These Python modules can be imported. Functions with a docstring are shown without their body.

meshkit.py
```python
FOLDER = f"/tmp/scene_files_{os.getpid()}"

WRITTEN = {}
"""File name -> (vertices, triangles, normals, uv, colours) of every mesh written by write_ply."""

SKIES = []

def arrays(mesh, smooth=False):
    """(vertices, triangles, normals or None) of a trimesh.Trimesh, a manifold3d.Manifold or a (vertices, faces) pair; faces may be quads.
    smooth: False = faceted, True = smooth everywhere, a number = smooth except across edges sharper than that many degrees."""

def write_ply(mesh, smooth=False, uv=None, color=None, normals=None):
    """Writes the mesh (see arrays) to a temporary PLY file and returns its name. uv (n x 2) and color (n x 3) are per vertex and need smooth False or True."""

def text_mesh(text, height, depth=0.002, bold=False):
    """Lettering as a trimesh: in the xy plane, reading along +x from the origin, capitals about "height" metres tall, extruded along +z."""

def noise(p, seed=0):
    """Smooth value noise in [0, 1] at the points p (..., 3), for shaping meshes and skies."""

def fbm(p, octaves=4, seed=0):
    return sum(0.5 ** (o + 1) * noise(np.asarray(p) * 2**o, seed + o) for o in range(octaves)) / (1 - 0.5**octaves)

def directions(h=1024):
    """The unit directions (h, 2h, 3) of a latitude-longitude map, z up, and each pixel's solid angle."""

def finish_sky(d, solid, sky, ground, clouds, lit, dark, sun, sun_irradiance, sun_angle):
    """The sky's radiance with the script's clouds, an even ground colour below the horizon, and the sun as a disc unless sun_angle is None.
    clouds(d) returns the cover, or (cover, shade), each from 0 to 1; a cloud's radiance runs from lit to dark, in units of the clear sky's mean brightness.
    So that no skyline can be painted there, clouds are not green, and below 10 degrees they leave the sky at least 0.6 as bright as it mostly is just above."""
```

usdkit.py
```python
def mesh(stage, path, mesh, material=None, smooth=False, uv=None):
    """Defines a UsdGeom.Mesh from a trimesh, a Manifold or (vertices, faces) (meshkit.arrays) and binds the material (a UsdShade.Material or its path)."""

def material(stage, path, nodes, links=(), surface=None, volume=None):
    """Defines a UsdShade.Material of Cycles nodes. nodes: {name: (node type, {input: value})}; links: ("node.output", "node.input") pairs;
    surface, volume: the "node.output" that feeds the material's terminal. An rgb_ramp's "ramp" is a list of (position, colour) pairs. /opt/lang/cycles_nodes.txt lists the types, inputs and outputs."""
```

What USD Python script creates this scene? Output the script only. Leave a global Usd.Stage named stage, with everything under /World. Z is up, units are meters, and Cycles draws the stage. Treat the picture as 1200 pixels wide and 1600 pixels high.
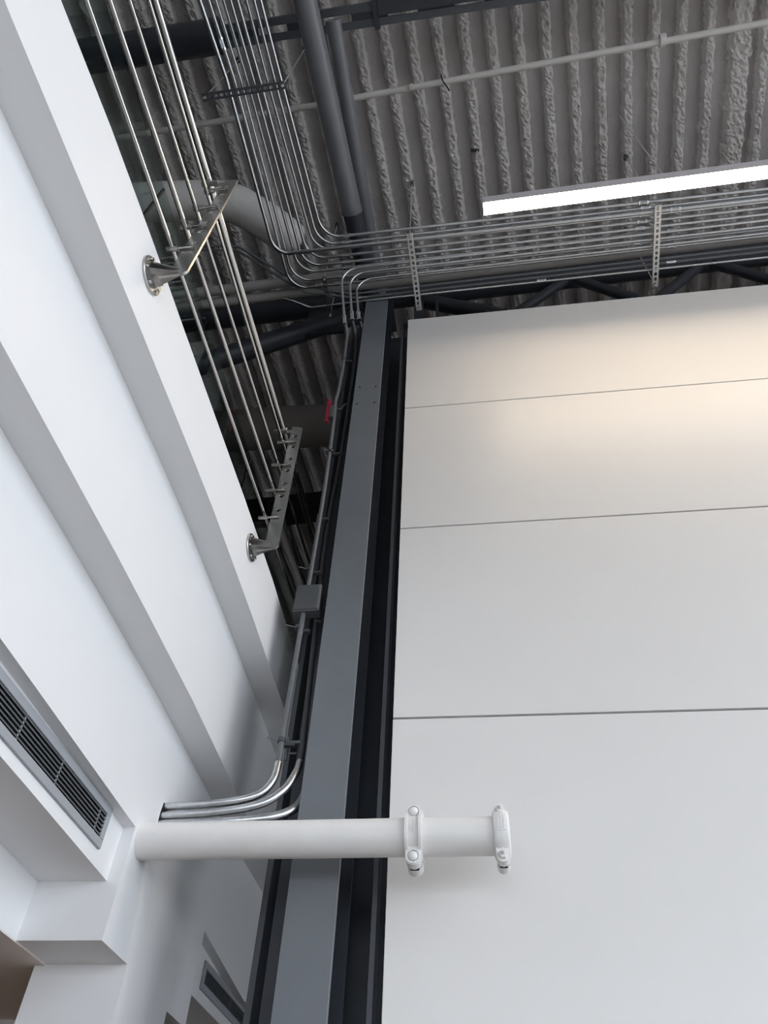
import math, numpy as np, trimesh, usdkit, manifold3d as m3
from meshkit import fbm, noise
from pxr import Usd, UsdGeom, UsdLux, UsdShade, Gf, Sdf, Vt
from shapely.geometry import Polygon, box as sbox, Point
from shapely.ops import unary_union

stage = Usd.Stage.CreateInMemory()
UsdGeom.SetStageUpAxis(stage, 'Z')
UsdGeom.SetStageMetersPerUnit(stage, 1.0)
UsdGeom.Xform.Define(stage, '/World')
UsdGeom.Scope.Define(stage, '/World/Looks')

# ------------------------------------------------------------------ camera, sky, exposure
FPX = 1155.33                                    # focal length in pixels of the 1200 x 1600 frame
RC = np.array([[0.99001386, 0.13452641, 0.04213307], [-0.07263167, 0.74292287, -0.66542486], [-0.12081884, 0.65571964, 0.74527482]])
EYE = np.array([0.0, 0.0, 1.5])
cam = UsdGeom.Camera.Define(stage, '/World/camera')
cam.CreateHorizontalApertureAttr(36.0)
cam.CreateFocalLengthAttr(FPX / 1200 * 36.0)
M = np.eye(4); M[0, :3] = RC[0]; M[1, :3] = -RC[1]; M[2, :3] = -RC[2]; M[3, :3] = EYE
cam.AddTransformOp().Set(Gf.Matrix4d(*M.ravel().tolist()))
cam.CreateExposureAttr(0.0)
SKY = 1.42
dome = UsdLux.DomeLight.Define(stage, '/World/sky')          # an even overcast sky seen through the open, glazed sides of the hall
dome.CreateColorAttr(Gf.Vec3f(0.835, 0.905, 1.0))
dome.CreateIntensityAttr(SKY)
LAMP = 41.0

# ------------------------------------------------------------------ surveying: photo pixel -> point on a plane of the hall
def ray(p):
    return RC.T @ np.array([(p[0] - 600) / FPX, (p[1] - 800) / FPX, 1.0])
def at(p, ax, val):
    d = ray(p); return EYE + d * (val - EYE[ax]) / d[ax]
def atx(x, y, v): return at((x, y), 0, v)
def aty(x, y, v): return at((x, y), 1, v)
def atz(x, y, v): return at((x, y), 2, v)

# ------------------------------------------------------------------ helpers
used = {}
def numbered(parent, name):
    k = (parent, name); n = used.get(k, 0); used[k] = n + 1
    return name if n == 0 else f'{name}_{n:03d}'
class Node:
    def __init__(s, path, loc): s.path, s.loc = path, np.asarray(loc, float)
    @property
    def prim(s): return stage.GetPrimAtPath(s.path)
def put(o, label=None, cat=None, group=None, kind=None):
    p = o.prim if isinstance(o, Node) else o
    for k, v in (('label', label), ('category', cat), ('group', group), ('kind', kind)):
        if v: p.SetCustomDataByKey(k, v)
    return o
def thing(name, label=None, cat=None, loc=(0, 0, 0), group=None, kind=None):
    path = '/World/' + numbered('/World', name)
    x = UsdGeom.Xform.Define(stage, path); x.AddTranslateOp().Set(Gf.Vec3d(*map(float, loc)))
    return put(Node(path, loc), label, cat, group, kind)
def obj(name, mesh, mat, parent=None, smooth=False, label=None):
    """mesh in world coordinates; a child's points are written relative to its thing's base"""
    base = parent.path if parent else '/World'
    loc = parent.loc if parent else np.zeros(3)
    path = base + '/' + numbered(base, name)
    if isinstance(mesh, (list, tuple)) and not isinstance(mesh[0], np.ndarray): mesh = trimesh.util.concatenate(list(mesh))
    if hasattr(mesh, 'to_mesh'):
        mm = mesh.to_mesh(); mesh = trimesh.Trimesh(mm.vert_properties[:, :3], mm.tri_verts, process=False)
    mesh = mesh.copy(); mesh.apply_translation(-loc)
    usdkit.mesh(stage, path, mesh, mat, smooth=smooth)
    n = Node(path, loc)
    if label: put(n, label)
    return n
def copy_of(src, name, loc, label, group=None, rotz=0):
    path = '/World/' + numbered('/World', name)
    x = UsdGeom.Xform.Define(stage, path); p = x.GetPrim()
    p.GetReferences().AddInternalReference(src.path); p.SetInstanceable(True)
    x.ClearXformOpOrder() if False else None
    UsdGeom.XformCommonAPI(x)
    p.GetAttribute('xformOp:translate').Set(Gf.Vec3d(*map(float, loc)))
    was = src.prim.GetCustomData()
    return put(Node(path, loc), label, was.get('category'), group or was.get('group'))

def bx(x0, x1, y0, y1, z0, z1):
    m = trimesh.creation.box([abs(x1 - x0), abs(y1 - y0), abs(z1 - z0)]); m.apply_translation([(x0 + x1) / 2, (y0 + y1) / 2, (z0 + z1) / 2]); return m
def bevel_box(x0, x1, y0, y1, z0, z1, r=0.003):
    pts = []
    x0, x1 = sorted((x0, x1)); y0, y1 = sorted((y0, y1)); z0, z1 = sorted((z0, z1))
    for x, sx in ((x0, 1), (x1, -1)):
        for y, sy in ((y0, 1), (y1, -1)):
            for z, sz in ((z0, 1), (z1, -1)):
                pts += [(x + sx * r, y + sy * r, z), (x + sx * r, y, z + sz * r), (x, y + sy * r, z + sz * r)]
    return trimesh.Trimesh(*hull(pts), process=False)
def hull(pts):
    h = trimesh.convex.convex_hull(np.asarray(pts, float)); return h.vertices, h.faces
def tube(pts, r, n=12, cap=True, r2=None):
    p = np.asarray(pts, float); t = np.gradient(p, axis=0)
    seg = np.diff(p, axis=0); seg /= np.linalg.norm(seg, axis=1, keepdims=True)
    t = np.vstack([seg[:1], seg[:-1] + seg[1:], seg[-1:]]); t /= np.linalg.norm(t, axis=1, keepdims=True)
    a = np.cross(t[0], [0.31, 0.2, 0.93] if abs(t[0][2]) < .9 else [1, 0, 0]); a /= np.linalg.norm(a)
    rr = np.broadcast_to(r, (len(p),)); V = []
    ang = np.arange(n) * 2 * np.pi / n
    for i in range(len(p)):
        a = a - t[i] * (a @ t[i]); a /= np.linalg.norm(a); b = np.cross(t[i], a)
        k = 1.0
        V.append(p[i] + rr[i] * k * (np.cos(ang)[:, None] * a + np.sin(ang)[:, None] * b))
    V = np.vstack(V); F = []
    for i in range(len(p) - 1):
        for j in range(n):
            A, B, C, D = i * n + j, i * n + (j + 1) % n, (i + 1) * n + (j + 1) % n, (i + 1) * n + j
            F += [(A, B, C), (A, C, D)]
    if cap:
        for e, flip in ((0, True), (len(p) - 1, False)):
            c = len(V); V = np.vstack([V, p[e]])
            for j in range(n):
                A, B = e * n + j, e * n + (j + 1) % n
                F.append((B, A, c) if flip else (A, B, c))
    m = trimesh.Trimesh(V, F, process=False); return m
def rod(a, b, r, n=14, r2=None): return tube([a, b], [r, r if r2 is None else r2], n)
def fillet(pts, rad, n=8):
    """polyline with rounded corners"""
    p = [np.asarray(q, float) for q in pts]; rad = rad if np.ndim(rad) else [rad] * len(p); out = [p[0]]
    for i in range(1, len(p) - 1):
        u = p[i - 1] - p[i]; v = p[i + 1] - p[i]; lu, lv = np.linalg.norm(u), np.linalg.norm(v); u /= lu; v /= lv
        c = np.clip(u @ v, -1, 1); ang = math.acos(c)
        if ang > 3.10 or rad[i] <= 0: out.append(p[i]); continue
        d = min(rad[i] / math.tan(ang / 2), .48 * lu, .48 * lv); r = d * math.tan(ang / 2)
        bis = (u + v) / np.linalg.norm(u + v); cen = p[i] + bis * r / math.sin(ang / 2)
        A, B = p[i] + u * d - cen, p[i] + v * d - cen; w = math.acos(np.clip(A @ B / r / r, -1, 1))
        for k in range(n + 1):
            s = k / n; out.append(cen + (A * math.sin((1 - s) * w) + B * math.sin(s * w)) / math.sin(w))
    out.append(p[-1]); return np.array(out)
def smooth_line(pts, k=6):
    p = np.asarray(pts, float); P = np.vstack([2 * p[0] - p[1], p, 2 * p[-1] - p[-2]]); out = []
    for i in range(1, len(P) - 2):
        for s in np.arange(k) / k:
            a, b, c, d = P[i - 1:i + 3]
            out.append(.5 * (2 * b + (c - a) * s + (2 * a - 5 * b + 4 * c - d) * s * s + (3 * b - a - 3 * c + d) * s ** 3))
    out.append(p[-1]); return np.array(out)
def lathe_x(profile, c, n=32):
    """profile: (x, r) pairs, turned about the x axis through c; closed profile"""
    pr = np.asarray(profile, float); ang = np.arange(n) * 2 * np.pi / n; V = []; k = len(pr)
    for a in ang: V.append(np.c_[pr[:, 0], pr[:, 1] * math.cos(a), pr[:, 1] * math.sin(a)])
    V = np.vstack(V) + np.asarray(c); F = []
    for i in range(n):
        for j in range(k):
            A, B, C, D = i * k + j, i * k + (j + 1) % k, ((i + 1) % n) * k + (j + 1) % k, ((i + 1) % n) * k + j
            F += [(A, C, B), (A, D, C)]
    m = trimesh.Trimesh(V, F, process=False); m.fix_normals(); return m
def loft_y(ys, x0, x1, zlo, zhi):
    """a solid with faces at x0 and x1 whose lower and upper edges follow zlo(y), zhi(y)"""
    V, F = [], []
    for y in ys:
        a, b = (zlo(y) if callable(zlo) else zlo), (zhi(y) if callable(zhi) else zhi)
        V += [(x0, y, a), (x1, y, a), (x1, y, b), (x0, y, b)]
    n = len(ys)
    for i in range(n - 1):
        for j in range(4):
            A, B = 4 * i + j, 4 * i + (j + 1) % 4; F += [(A, B, B + 4), (A, B + 4, A + 4)]
    F += [(0, 2, 1), (0, 3, 2)]; e = 4 * (n - 1); F += [(e, e + 1, e + 2), (e, e + 2, e + 3)]
    m = trimesh.Trimesh(V, F, process=False); m.fix_normals(); return m
def prism_y(poly, y0, y1):
    """shapely polygon in (x, z), extruded from y0 to y1"""
    gs = getattr(poly, 'geoms', [poly]); out = []
    for g in gs:
        m = trimesh.creation.extrude_polygon(g, y1 - y0, engine='earcut')
        v = m.vertices.copy(); m.vertices = np.c_[v[:, 0], v[:, 2] + y0, v[:, 1]]; m.fix_normals(); out.append(m)
    return trimesh.util.concatenate(out)
def prism_z(poly, z0, z1):
    m = trimesh.creation.extrude_polygon(poly, z1 - z0, engine='earcut'); m.apply_translation([0, 0, z0]); return m

# ------------------------------------------------------------------ materials
def mat(name, color, rough=.5, metal=0., spec=.5, bump=None, vary=None, coat=0.):
    """bump: (scale, strength, distance); vary: (scale, amount)"""
    nodes = {'p': ('principled_bsdf', {'base_color': color, 'roughness': rough, 'metallic': metal, 'specular_ior_level': spec, 'coat_weight': coat})}
    links = []
    if bump or vary: nodes['g'] = ('geometry', {})
    if bump:
        nodes['bn'] = ('noise_texture', {'scale': bump[0], 'detail': 6.0, 'roughness': .6})
        nodes['b'] = ('bump', {'strength': bump[1], 'distance': bump[2]})
        links += [('g.position', 'bn.vector'), ('bn.fac', 'b.height'), ('b.normal', 'p.normal')]
    if vary:
        c = np.array(color)
        nodes['vn'] = ('noise_texture', {'scale': vary[0], 'detail': 5.0, 'roughness': .6})
        nodes['r'] = ('rgb_ramp', {'ramp': [(.3, tuple(np.clip(c * (1 - vary[1]), 0, 1))), (.7, tuple(np.clip(c * (1 + vary[1]), 0, 1)))]})
        links += [('g.position', 'vn.vector'), ('vn.fac', 'r.fac'), ('r.color', 'p.base_color')]
    return usdkit.material(stage, '/World/Looks/' + name, nodes, links, surface='p.BSDF')

WHITE = mat('white_paint', (.765, .765, .77), .55, bump=(160, .06, .002), vary=(1.5, .012))
PANEL = mat('panel_laminate', (.77, .755, .735), .38, bump=(220, .03, .001), vary=(2.0, .01))
JOINT = mat('joint_grey', (.30, .30, .30), .7)
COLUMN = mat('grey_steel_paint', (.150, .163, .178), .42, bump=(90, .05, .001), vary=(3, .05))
DARK = mat('dark_steel_and_shade', (.032, .037, .047), .45, bump=(60, .06, .002), vary=(4, .12))  # real dark steel paint; on the column recess parts it stands in for shade
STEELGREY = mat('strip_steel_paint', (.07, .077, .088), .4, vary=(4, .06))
BLACK = mat('black_paint', (.006, .006, .007), .7)
STAIN = mat('brushed_stainless', (.60, .585, .57), .13, 1.0)
STAINP = mat('satin_stainless_plate', (.44, .435, .42), .30, 1.0, vary=(20, .05))
GALV = mat('galvanised_steel', (.60, .615, .63), .30, 1.0, vary=(40, .12))
GALVD = mat('galvanised_fitting', (.74, .76, .775), .25, 1.0)
ZINC = mat('zinc_strut', (.72, .715, .70), .45, .6, vary=(30, .08))
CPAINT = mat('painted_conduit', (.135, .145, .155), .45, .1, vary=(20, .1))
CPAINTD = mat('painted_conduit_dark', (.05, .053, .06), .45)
WPIPE = mat('white_pipe_paint', (.80, .785, .765), .42, bump=(50, .08, .002), vary=(9, .03))
GPIPE = mat('grey_pipe_paint', (.16, .163, .175), .33, vary=(5, .05))
CPIPE = mat('cream_pipe_paint', (.58, .56, .535), .5, vary=(6, .05))
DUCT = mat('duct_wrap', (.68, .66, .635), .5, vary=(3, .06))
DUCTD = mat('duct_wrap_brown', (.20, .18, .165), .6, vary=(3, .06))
GRILLE = mat('grille_grey', (.33, .34, .36), .45)
SLAT = mat('slat_dark', (.095, .10, .11), .45)
RED = mat('red_plastic', (.26, .008, .03), .4)
BOXG = mat('box_grey', (.075, .079, .083), .5)
BOUNCE_GROUND = mat('light_bounce_ground', (.37, .36, .35), .8, vary=(.5, .08))  # unseen outdoor ground, kept bright to bounce light onto the ceiling
CONC = mat('polished_concrete', (.235, .226, .212), .4, vary=(1.5, .1))
HOUSING = mat('lamp_housing', (.62, .58, .585), .5)
FAR = mat('far_wall_paint', (.10, .095, .09), .7)
WARM_SHADE = mat('shade_tinted_white', (.72, .66, .61), .7)  # the white wall paint with warm interior shade put into the colour
WOOD_DIM = mat('dimmed_wood_floor', (.15, .105, .078), .5, vary=(2, .15))  # darker copy of the wood colour, cuts the bounce behind the panels
DARK_COVER = mat('light_absorbing_cover', (.07, .062, .056), .95)  # for an invented cover that soaks up light under the left ceiling
CPIPE_SHADE = mat('cream_pipe_shaded', (.36, .345, .33), .5, vary=(6, .05))  # cream pipe paint with the shade under the rack put into the colour
WOOD = mat('brown_wood_floor', (.42, .29, .21), .5, vary=(2, .15))
usdkit.material(stage, '/World/Looks/led', {'e': ('emission', {'color': (1.0, .80, .58), 'strength': LAMP})}, [], surface='e.emission')
LED = UsdShade.Material.Get(stage, '/World/Looks/led')
GLASS = usdkit.material(stage, '/World/Looks/guard_glass', {'t': ('transparent_bsdf', {'color': (.74, .81, .79)}), 'g': ('glossy_bsdf', {'color': (.8, .86, .84), 'roughness': .02}), 'f': ('fresnel', {'IOR': 1.5}), 'ge': ('geometry', {}), 'inv': ('math', {'math_type': 'subtract', 'value1': 1.0}), 'mu': ('math', {'math_type': 'multiply'}), 'm': ('mix_closure', {})}, [('ge.backfacing', 'inv.value2'), ('inv.value', 'mu.value1'), ('f.fac', 'mu.value2'), ('mu.value', 'm.fac'), ('t.BSDF', 'm.closure1'), ('g.BSDF', 'm.closure2')], surface='m.closure')
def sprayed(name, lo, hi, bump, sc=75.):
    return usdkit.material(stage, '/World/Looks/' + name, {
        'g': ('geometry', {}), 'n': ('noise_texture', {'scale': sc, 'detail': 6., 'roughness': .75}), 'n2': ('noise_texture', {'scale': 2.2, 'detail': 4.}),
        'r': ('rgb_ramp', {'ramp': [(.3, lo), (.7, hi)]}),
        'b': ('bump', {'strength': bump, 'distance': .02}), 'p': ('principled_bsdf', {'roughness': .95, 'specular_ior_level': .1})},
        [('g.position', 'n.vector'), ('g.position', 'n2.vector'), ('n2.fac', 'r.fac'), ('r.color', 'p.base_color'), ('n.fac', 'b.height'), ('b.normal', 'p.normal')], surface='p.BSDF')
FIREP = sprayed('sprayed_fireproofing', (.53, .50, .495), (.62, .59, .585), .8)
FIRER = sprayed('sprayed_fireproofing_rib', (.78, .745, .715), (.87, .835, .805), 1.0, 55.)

# ================================================================== THE SETTING
X1, X2, X3, X4, X5 = -1.291, -1.453, -1.620, -1.678, -1.995
YP = 3.5
def curve(*kv):
    a = np.array(kv, float); return lambda y: float(np.interp(y, a[:, 0], a[:, 1]))
ZTOP = curve((-6, 4.50), (.2, 4.546), (.64, 4.597), (1.1, 4.621), (1.53, 4.630), (2.7, 4.666), (3.3, 4.664), (3.95, 4.621), (5, 4.59), (12, 4.59))
Z1 = curve((-6, 4.10), (.16, 4.140), (.97, 4.186), (2.0, 4.223), (2.3, 4.229), (3.1, 4.205), (3.93, 4.154), (4.42, 4.11), (5.2, 4.06), (12, 4.06))
Z2 = curve((-6, 3.53), (.97, 3.563), (1.72, 3.577), (2.08, 3.583), (2.97, 3.575), (3.57, 3.547), (4.4, 3.50), (12, 3.48))
Z3 = curve((-6, 3.08), (1.78, 3.028), (2.6, 3.009), (3.10, 2.997), (4.206, 2.997), (4.2061, 2.94), (5.08, 2.853), (12, 2.85))
Z4 = curve((-6, 2.82), (2.115, 2.785), (3.114, 2.762))
YS = sorted(set([-6, -2, 0, .2, .42, .64, .97, 1.1, 1.3, 1.53, 1.72, 2.0, 2.3, 2.6, 2.97, 3.1, 3.3, 3.57, 3.93, 4.2, 4.206, 4.2061, 4.42, 5.08, 6, 9, 12]))
floor = thing('floor', kind='structure', loc=(0, 0, 0))
obj('concrete_floor', bx(-1.6, 9, -7, 3.9, -.2, 0), CONC, floor)
obj('bounce_ground', bx(9, 60, -50, 14, -.2, -.01), BOUNCE_GROUND, floor)  # added out of view as a reflector for the ceiling
obj('bounce_ground', bx(-20, 9, -50, -7, -.2, -.01), BOUNCE_GROUND, floor)
obj('wood_floor', bx(-20, -1.6, -7, 14, -.2, 0), WOOD, floor)
obj('wood_floor', bx(-1.6, 9, 3.9, 14, -.2, 0), WOOD_DIM, floor)  # unseen rear floor, darkened to dim the ceiling above it
# the hall is glazed on its open sides: unseen walls added above to hold back daylight
w = thing('added_wall_window_side', kind='structure', loc=(9, 0, 7))
obj('header', bx(8.8, 9.0, -7, 3.4, 8.8, 11.2), FAR, w)
w = thing('added_wall_front', kind='structure', loc=(0, -7, 7))
obj('header', bx(-8.2, 9.0, -7.2, -7, 4.4, 11.2), FAR, w)
obj('side_panel', bx(-8.2, -1.6, -7.2, -7, 0, 4.4), FAR, w)
wl = thing('wall_left', kind='structure', loc=(X3, 0, 0))
obj('fascia', loft_y(YS, -8, X1, Z1, ZTOP), WHITE, wl)
obj('added_dark_cover', loft_y(YS, -7.9, -1.62, lambda y: ZTOP(y) - .02, lambda y: ZTOP(y) + .006), DARK_COVER, wl)  # unseen dark layer added on the slab to darken the ceiling above
obj('upper_step', loft_y(YS, -8, X2, Z2, Z1), WHITE, wl)
obj('middle_step', loft_y(YS, -8, X3, Z3, Z2), WHITE, wl)
YB = [y for y in YS if y < 3.09] + [3.10]
obj('recess_wall', loft_y(YB, -8, X4, Z4, Z3), WHITE, wl)
obj('lower_step', loft_y(YB, -8, X5, 2.53, Z4), WHITE, wl)
obj('pier', bx(-8, X3, 3.10, 3.385, 2.53, 2.997), WHITE, wl)
obj('pier_wall', bx(-2.045, X3, 3.385, 3.93, 0, 2.997), WHITE, wl)
obj('pier_wall', bx(-2.045, X3, 3.93, 4.206, 2.497, 2.997), WHITE, wl)
obj('pier_wall', bx(-8, -2.045, 3.385, 12, 2.53, 2.997), WHITE, wl)
obj('recess_wall', bx(-8, X4, 4.206, 12, 2.68, 2.95), WHITE, wl)
obj('lower_step', bx(-8, X5, 4.206, 12, 2.46, 2.68), WHITE, wl)
obj('ground_ceiling', bx(-8, -1.9955, -6, 12, 2.524, 2.530), WARM_SHADE, wl)  # thin tinted sheet, paints brown interior shade over the white underside

wr = thing('wall_right', kind='structure', loc=(-.523, YP, 0))
XL, XR, SL = -.523, 8.6, -.014
def panel(z0, z1, dz0=True):
    def q(x, z): return (x, z + SL * (x - XL))
    r = .0025
    pts = []
    for (x, z) in (q(XL, z0), q(XR, z0), q(XR, z1), q(XL, z1)):
        sx = 1 if x < 0 else -1; sz = 1 if z < (z0 + z1) / 2 - .05 else -1
        pts += [(x + sx * r, YP, z + sz * r), (x, YP + r, z), (x, YP + .035, z)]
    return trimesh.Trimesh(*hull(pts), process=False)
JZ = [.75, 2.262, 3.767, 5.291, 6.794, 8.392]
for i in range(5): obj('panel', panel(JZ[i] + .006, JZ[i + 1] - (.006 if i < 4 else 0)), PANEL, wr)
obj('panel', panel(.02, .744), PANEL, wr)
bk = bx(XL + .012, XR, YP + .022, YP + .10, 0, 8.36); v = bk.vertices.copy(); v[:, 2] += SL * (v[:, 0] - XL) * (v[:, 2] > 4); bk.vertices = v
obj('backing', bk, JOINT, wr)
wb = obj('wall_back', bx(-8.2, 9.2, 12, 12.2, 0, 10.6), FAR); put(wb, kind='structure')
wf = obj('wall_far_left', bx(-8.2, -8, -6, 12, 0, 10.8), FAR); put(wf, kind='structure')
we = obj('added_wall_far_right', bx(8.6, 8.8, YP, 12, 3.4, 10.6), FAR); put(we, kind='structure')  # unseen wall, left open below so added daylight reaches the far left wall

# ceiling: sprayed corrugated deck, ribs run along the hall and the roof falls gently towards the back
def roof(y): return 10.1 - .0723 * (y - 2.745)
YAW = .0668
rib_px = [561.7, 603, 643, 685, 728, 768, 810, 852, 893.5, 938, 982, 1025, 1067, 1110]
def on_roof(px, py):
    d = ray((px, py)); k = .0723     # EYE.z + s dz = 10.1 - k (s dy - 2.745)
    s = (10.1 + k * 2.745 - EYE[2]) / (d[2] + k * d[1]); return EYE + s * d
rv = []
for i, x in enumerate(rib_px):
    w = on_roof(x, 66.7); rv.append(w[0] - YAW * (w[1] - 1.5))
pitch, v0 = np.polyfit(np.arange(len(rv)), rv, 1)
_w = on_roof(1158, 66.7); wide = _w[0] - YAW * (_w[1] - 1.5)
vs = np.concatenate([np.arange(-8.6, -3.6, .045), np.arange(-3.6, 4.3, .0115), np.arange(4.3, 9.0, .045)])
us = np.concatenate([np.arange(-6.2, -.2, .25), np.arange(-.2, 4.0, .0125), np.arange(4.0, 7.0, .045), np.arange(7.0, 12.2, .15)])
U, V_ = np.meshgrid(us, vs, indexing='ij')
ph = (V_ - v0) / pitch
dist = np.abs(ph - np.round(ph)) * pitch
dw = np.abs(V_ - wide)
gap = np.where((V_ > wide - pitch * .75) & (V_ < wide + pitch * .55), np.minimum(np.abs(V_ - wide) * .5, 1), dist)
jit = (fbm(np.stack([U * 22, V_ * 22, 0 * U], -1), 3, 5) - .5) * .036
ribh = 1 / (1 + np.exp((gap + jit - .053) / .005))
lump = fbm(np.stack([U * 46, V_ * 46, 0 * U + 3.3], -1), 3, 11) - .5
pop = np.random.default_rng(4).normal(0, 1, U.shape)
h = ribh * .115 + lump * (.014 + .050 * ribh) + pop * (.0006 + .0035 * ribh)
Xc, Yc = V_ + YAW * (U - 1.5), U
Zc = roof(U) + .105 - h
nu, nv = U.shape
idx = np.arange(nu * nv).reshape(nu, nv)
Fq = np.stack([idx[:-1, :-1], idx[:-1, 1:], idx[1:, 1:], idx[1:, :-1]], -1).reshape(-1, 4)
cv = np.stack([Xc, Yc, Zc], -1).reshape(-1, 3)
cf = np.vstack([Fq[:, [0, 1, 2]], Fq[:, [0, 2, 3]]])
nrm = np.cross(cv[cf[0, 1]] - cv[cf[0, 0]], cv[cf[0, 2]] - cv[cf[0, 0]])
if nrm[2] > 0: cf = cf[:, ::-1]
c = put(thing('ceiling', kind='structure', loc=(0, 0, 10)), kind='structure')
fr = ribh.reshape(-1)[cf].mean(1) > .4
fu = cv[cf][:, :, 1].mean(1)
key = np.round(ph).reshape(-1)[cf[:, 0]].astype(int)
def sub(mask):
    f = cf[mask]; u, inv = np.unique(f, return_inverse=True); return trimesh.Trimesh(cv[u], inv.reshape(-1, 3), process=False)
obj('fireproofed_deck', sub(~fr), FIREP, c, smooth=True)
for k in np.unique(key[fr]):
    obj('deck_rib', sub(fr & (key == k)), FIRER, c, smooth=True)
tp = bx(-9, 9.4, -6.3, 12.3, 10.25, 10.35); v = tp.vertices.copy(); v[:, 2] = np.array([roof(y) for y in v[:, 1]]) + np.where(v[:, 2] > 10.3, .30, .20); tp.vertices = v
obj('roof_slab', tp, FAR, c)

# ================================================================== STEEL
col = thing('steel_column', 'grey painted steel column standing beside the left edge of the white panels', 'column', (-.84, 3.5, 0))
obj('front_flange', bevel_box(-.957, -.727, 3.400, 3.424, 0, 8.78, .002), COLUMN, col)
obj('web', bx(-.849, -.835, 3.424, 3.70, 0, 8.70), DARK, col)  # same grey paint as the front flange; recess shade painted in as darker colour
obj('back_flange', bx(-.957, -.727, 3.70, 3.724, 0, 8.70), DARK, col)  # also darkened in colour for the recess shade
for p in ((562, 605), (587, 604), (557.5, 631), (585, 629)):
    q = aty(*p, 3.40); obj('bolt_hole', rod((q[0], 3.3985, q[2]), (q[0], 3.402, q[2]), .009, 10), BLACK, col)
obj('cap_plate', bx(-1.0, -.68, 3.38, 3.78, 8.70, 8.725), DARK, col)

rear = thing('rear_column', 'dark steel column behind the wall conduits, left of the grey column', 'column', (-1.05, 3.85, 0))
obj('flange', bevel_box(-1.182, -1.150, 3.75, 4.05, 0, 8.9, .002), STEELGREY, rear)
obj('web', bx(-1.150, -.50, 3.96, 3.985, 0, 8.9), DARK, rear)  # web carried on across the gap, added to block light from behind
obj('stiffener_plate', bevel_box(-1.078, -.965, 3.640, 3.652, 0, 8.6, .002), DARK, rear)  # coloured darker than the front flange to stand in for its shade
trim = thing('edge_angle', 'narrow dark steel angle in the gap between grey column and white panels', 'angle', (-.58, 3.57, 0))
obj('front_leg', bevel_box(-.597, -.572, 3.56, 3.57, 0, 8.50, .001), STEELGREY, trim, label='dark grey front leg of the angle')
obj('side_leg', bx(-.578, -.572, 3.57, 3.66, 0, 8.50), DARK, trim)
clip = thing('panel_clip', 'small black steel clip at the top left corner of the white panels', 'clip', (-.53, 3.52, 8.35))
obj('plate', bevel_box(-.548, -.528, 3.50, 3.56, 8.33, 8.62, .002), DARK, clip)
obj('foot', bevel_box(-.575, -.548, 3.505, 3.56, 8.33, 8.44, .002), DARK, clip)
obj('bolt', rod((-.538, 3.492, 8.50), (-.538, 3.50, 8.50), .009, 8), DARK, clip)

tr = thing('roof_truss', 'dark tubular steel roof truss behind and above the white panels', 'truss', (1.2, 3.85, 8.6))
ch = np.polyfit([.991, -2.424], [9.72, 9.655], 1)
cz = lambda x: np.polyval(ch, x)
obj('top_chord', rod((-6, 3.85, cz(-6)), (8.5, 3.85, cz(8.5)), .135, 24), DARK, tr, smooth=30)
obj('bottom_chord', rod((-.4, 3.95, 8.55), (8.5, 3.95, 8.45), .07, 18), DARK, tr, smooth=30)
for k in range(5):
    xt = 1.255 + 1.5 * k
    obj('diagonal', rod((xt - .05, 3.85, cz(xt) - .10), (xt - .80, 3.85, 8.80), .058, 16), DARK, tr, smooth=30)
    obj('diagonal', rod((xt + .08, 3.85, cz(xt) - .10), (xt + .80, 3.85, 8.80), .058, 16), DARK, tr, smooth=30)
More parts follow.
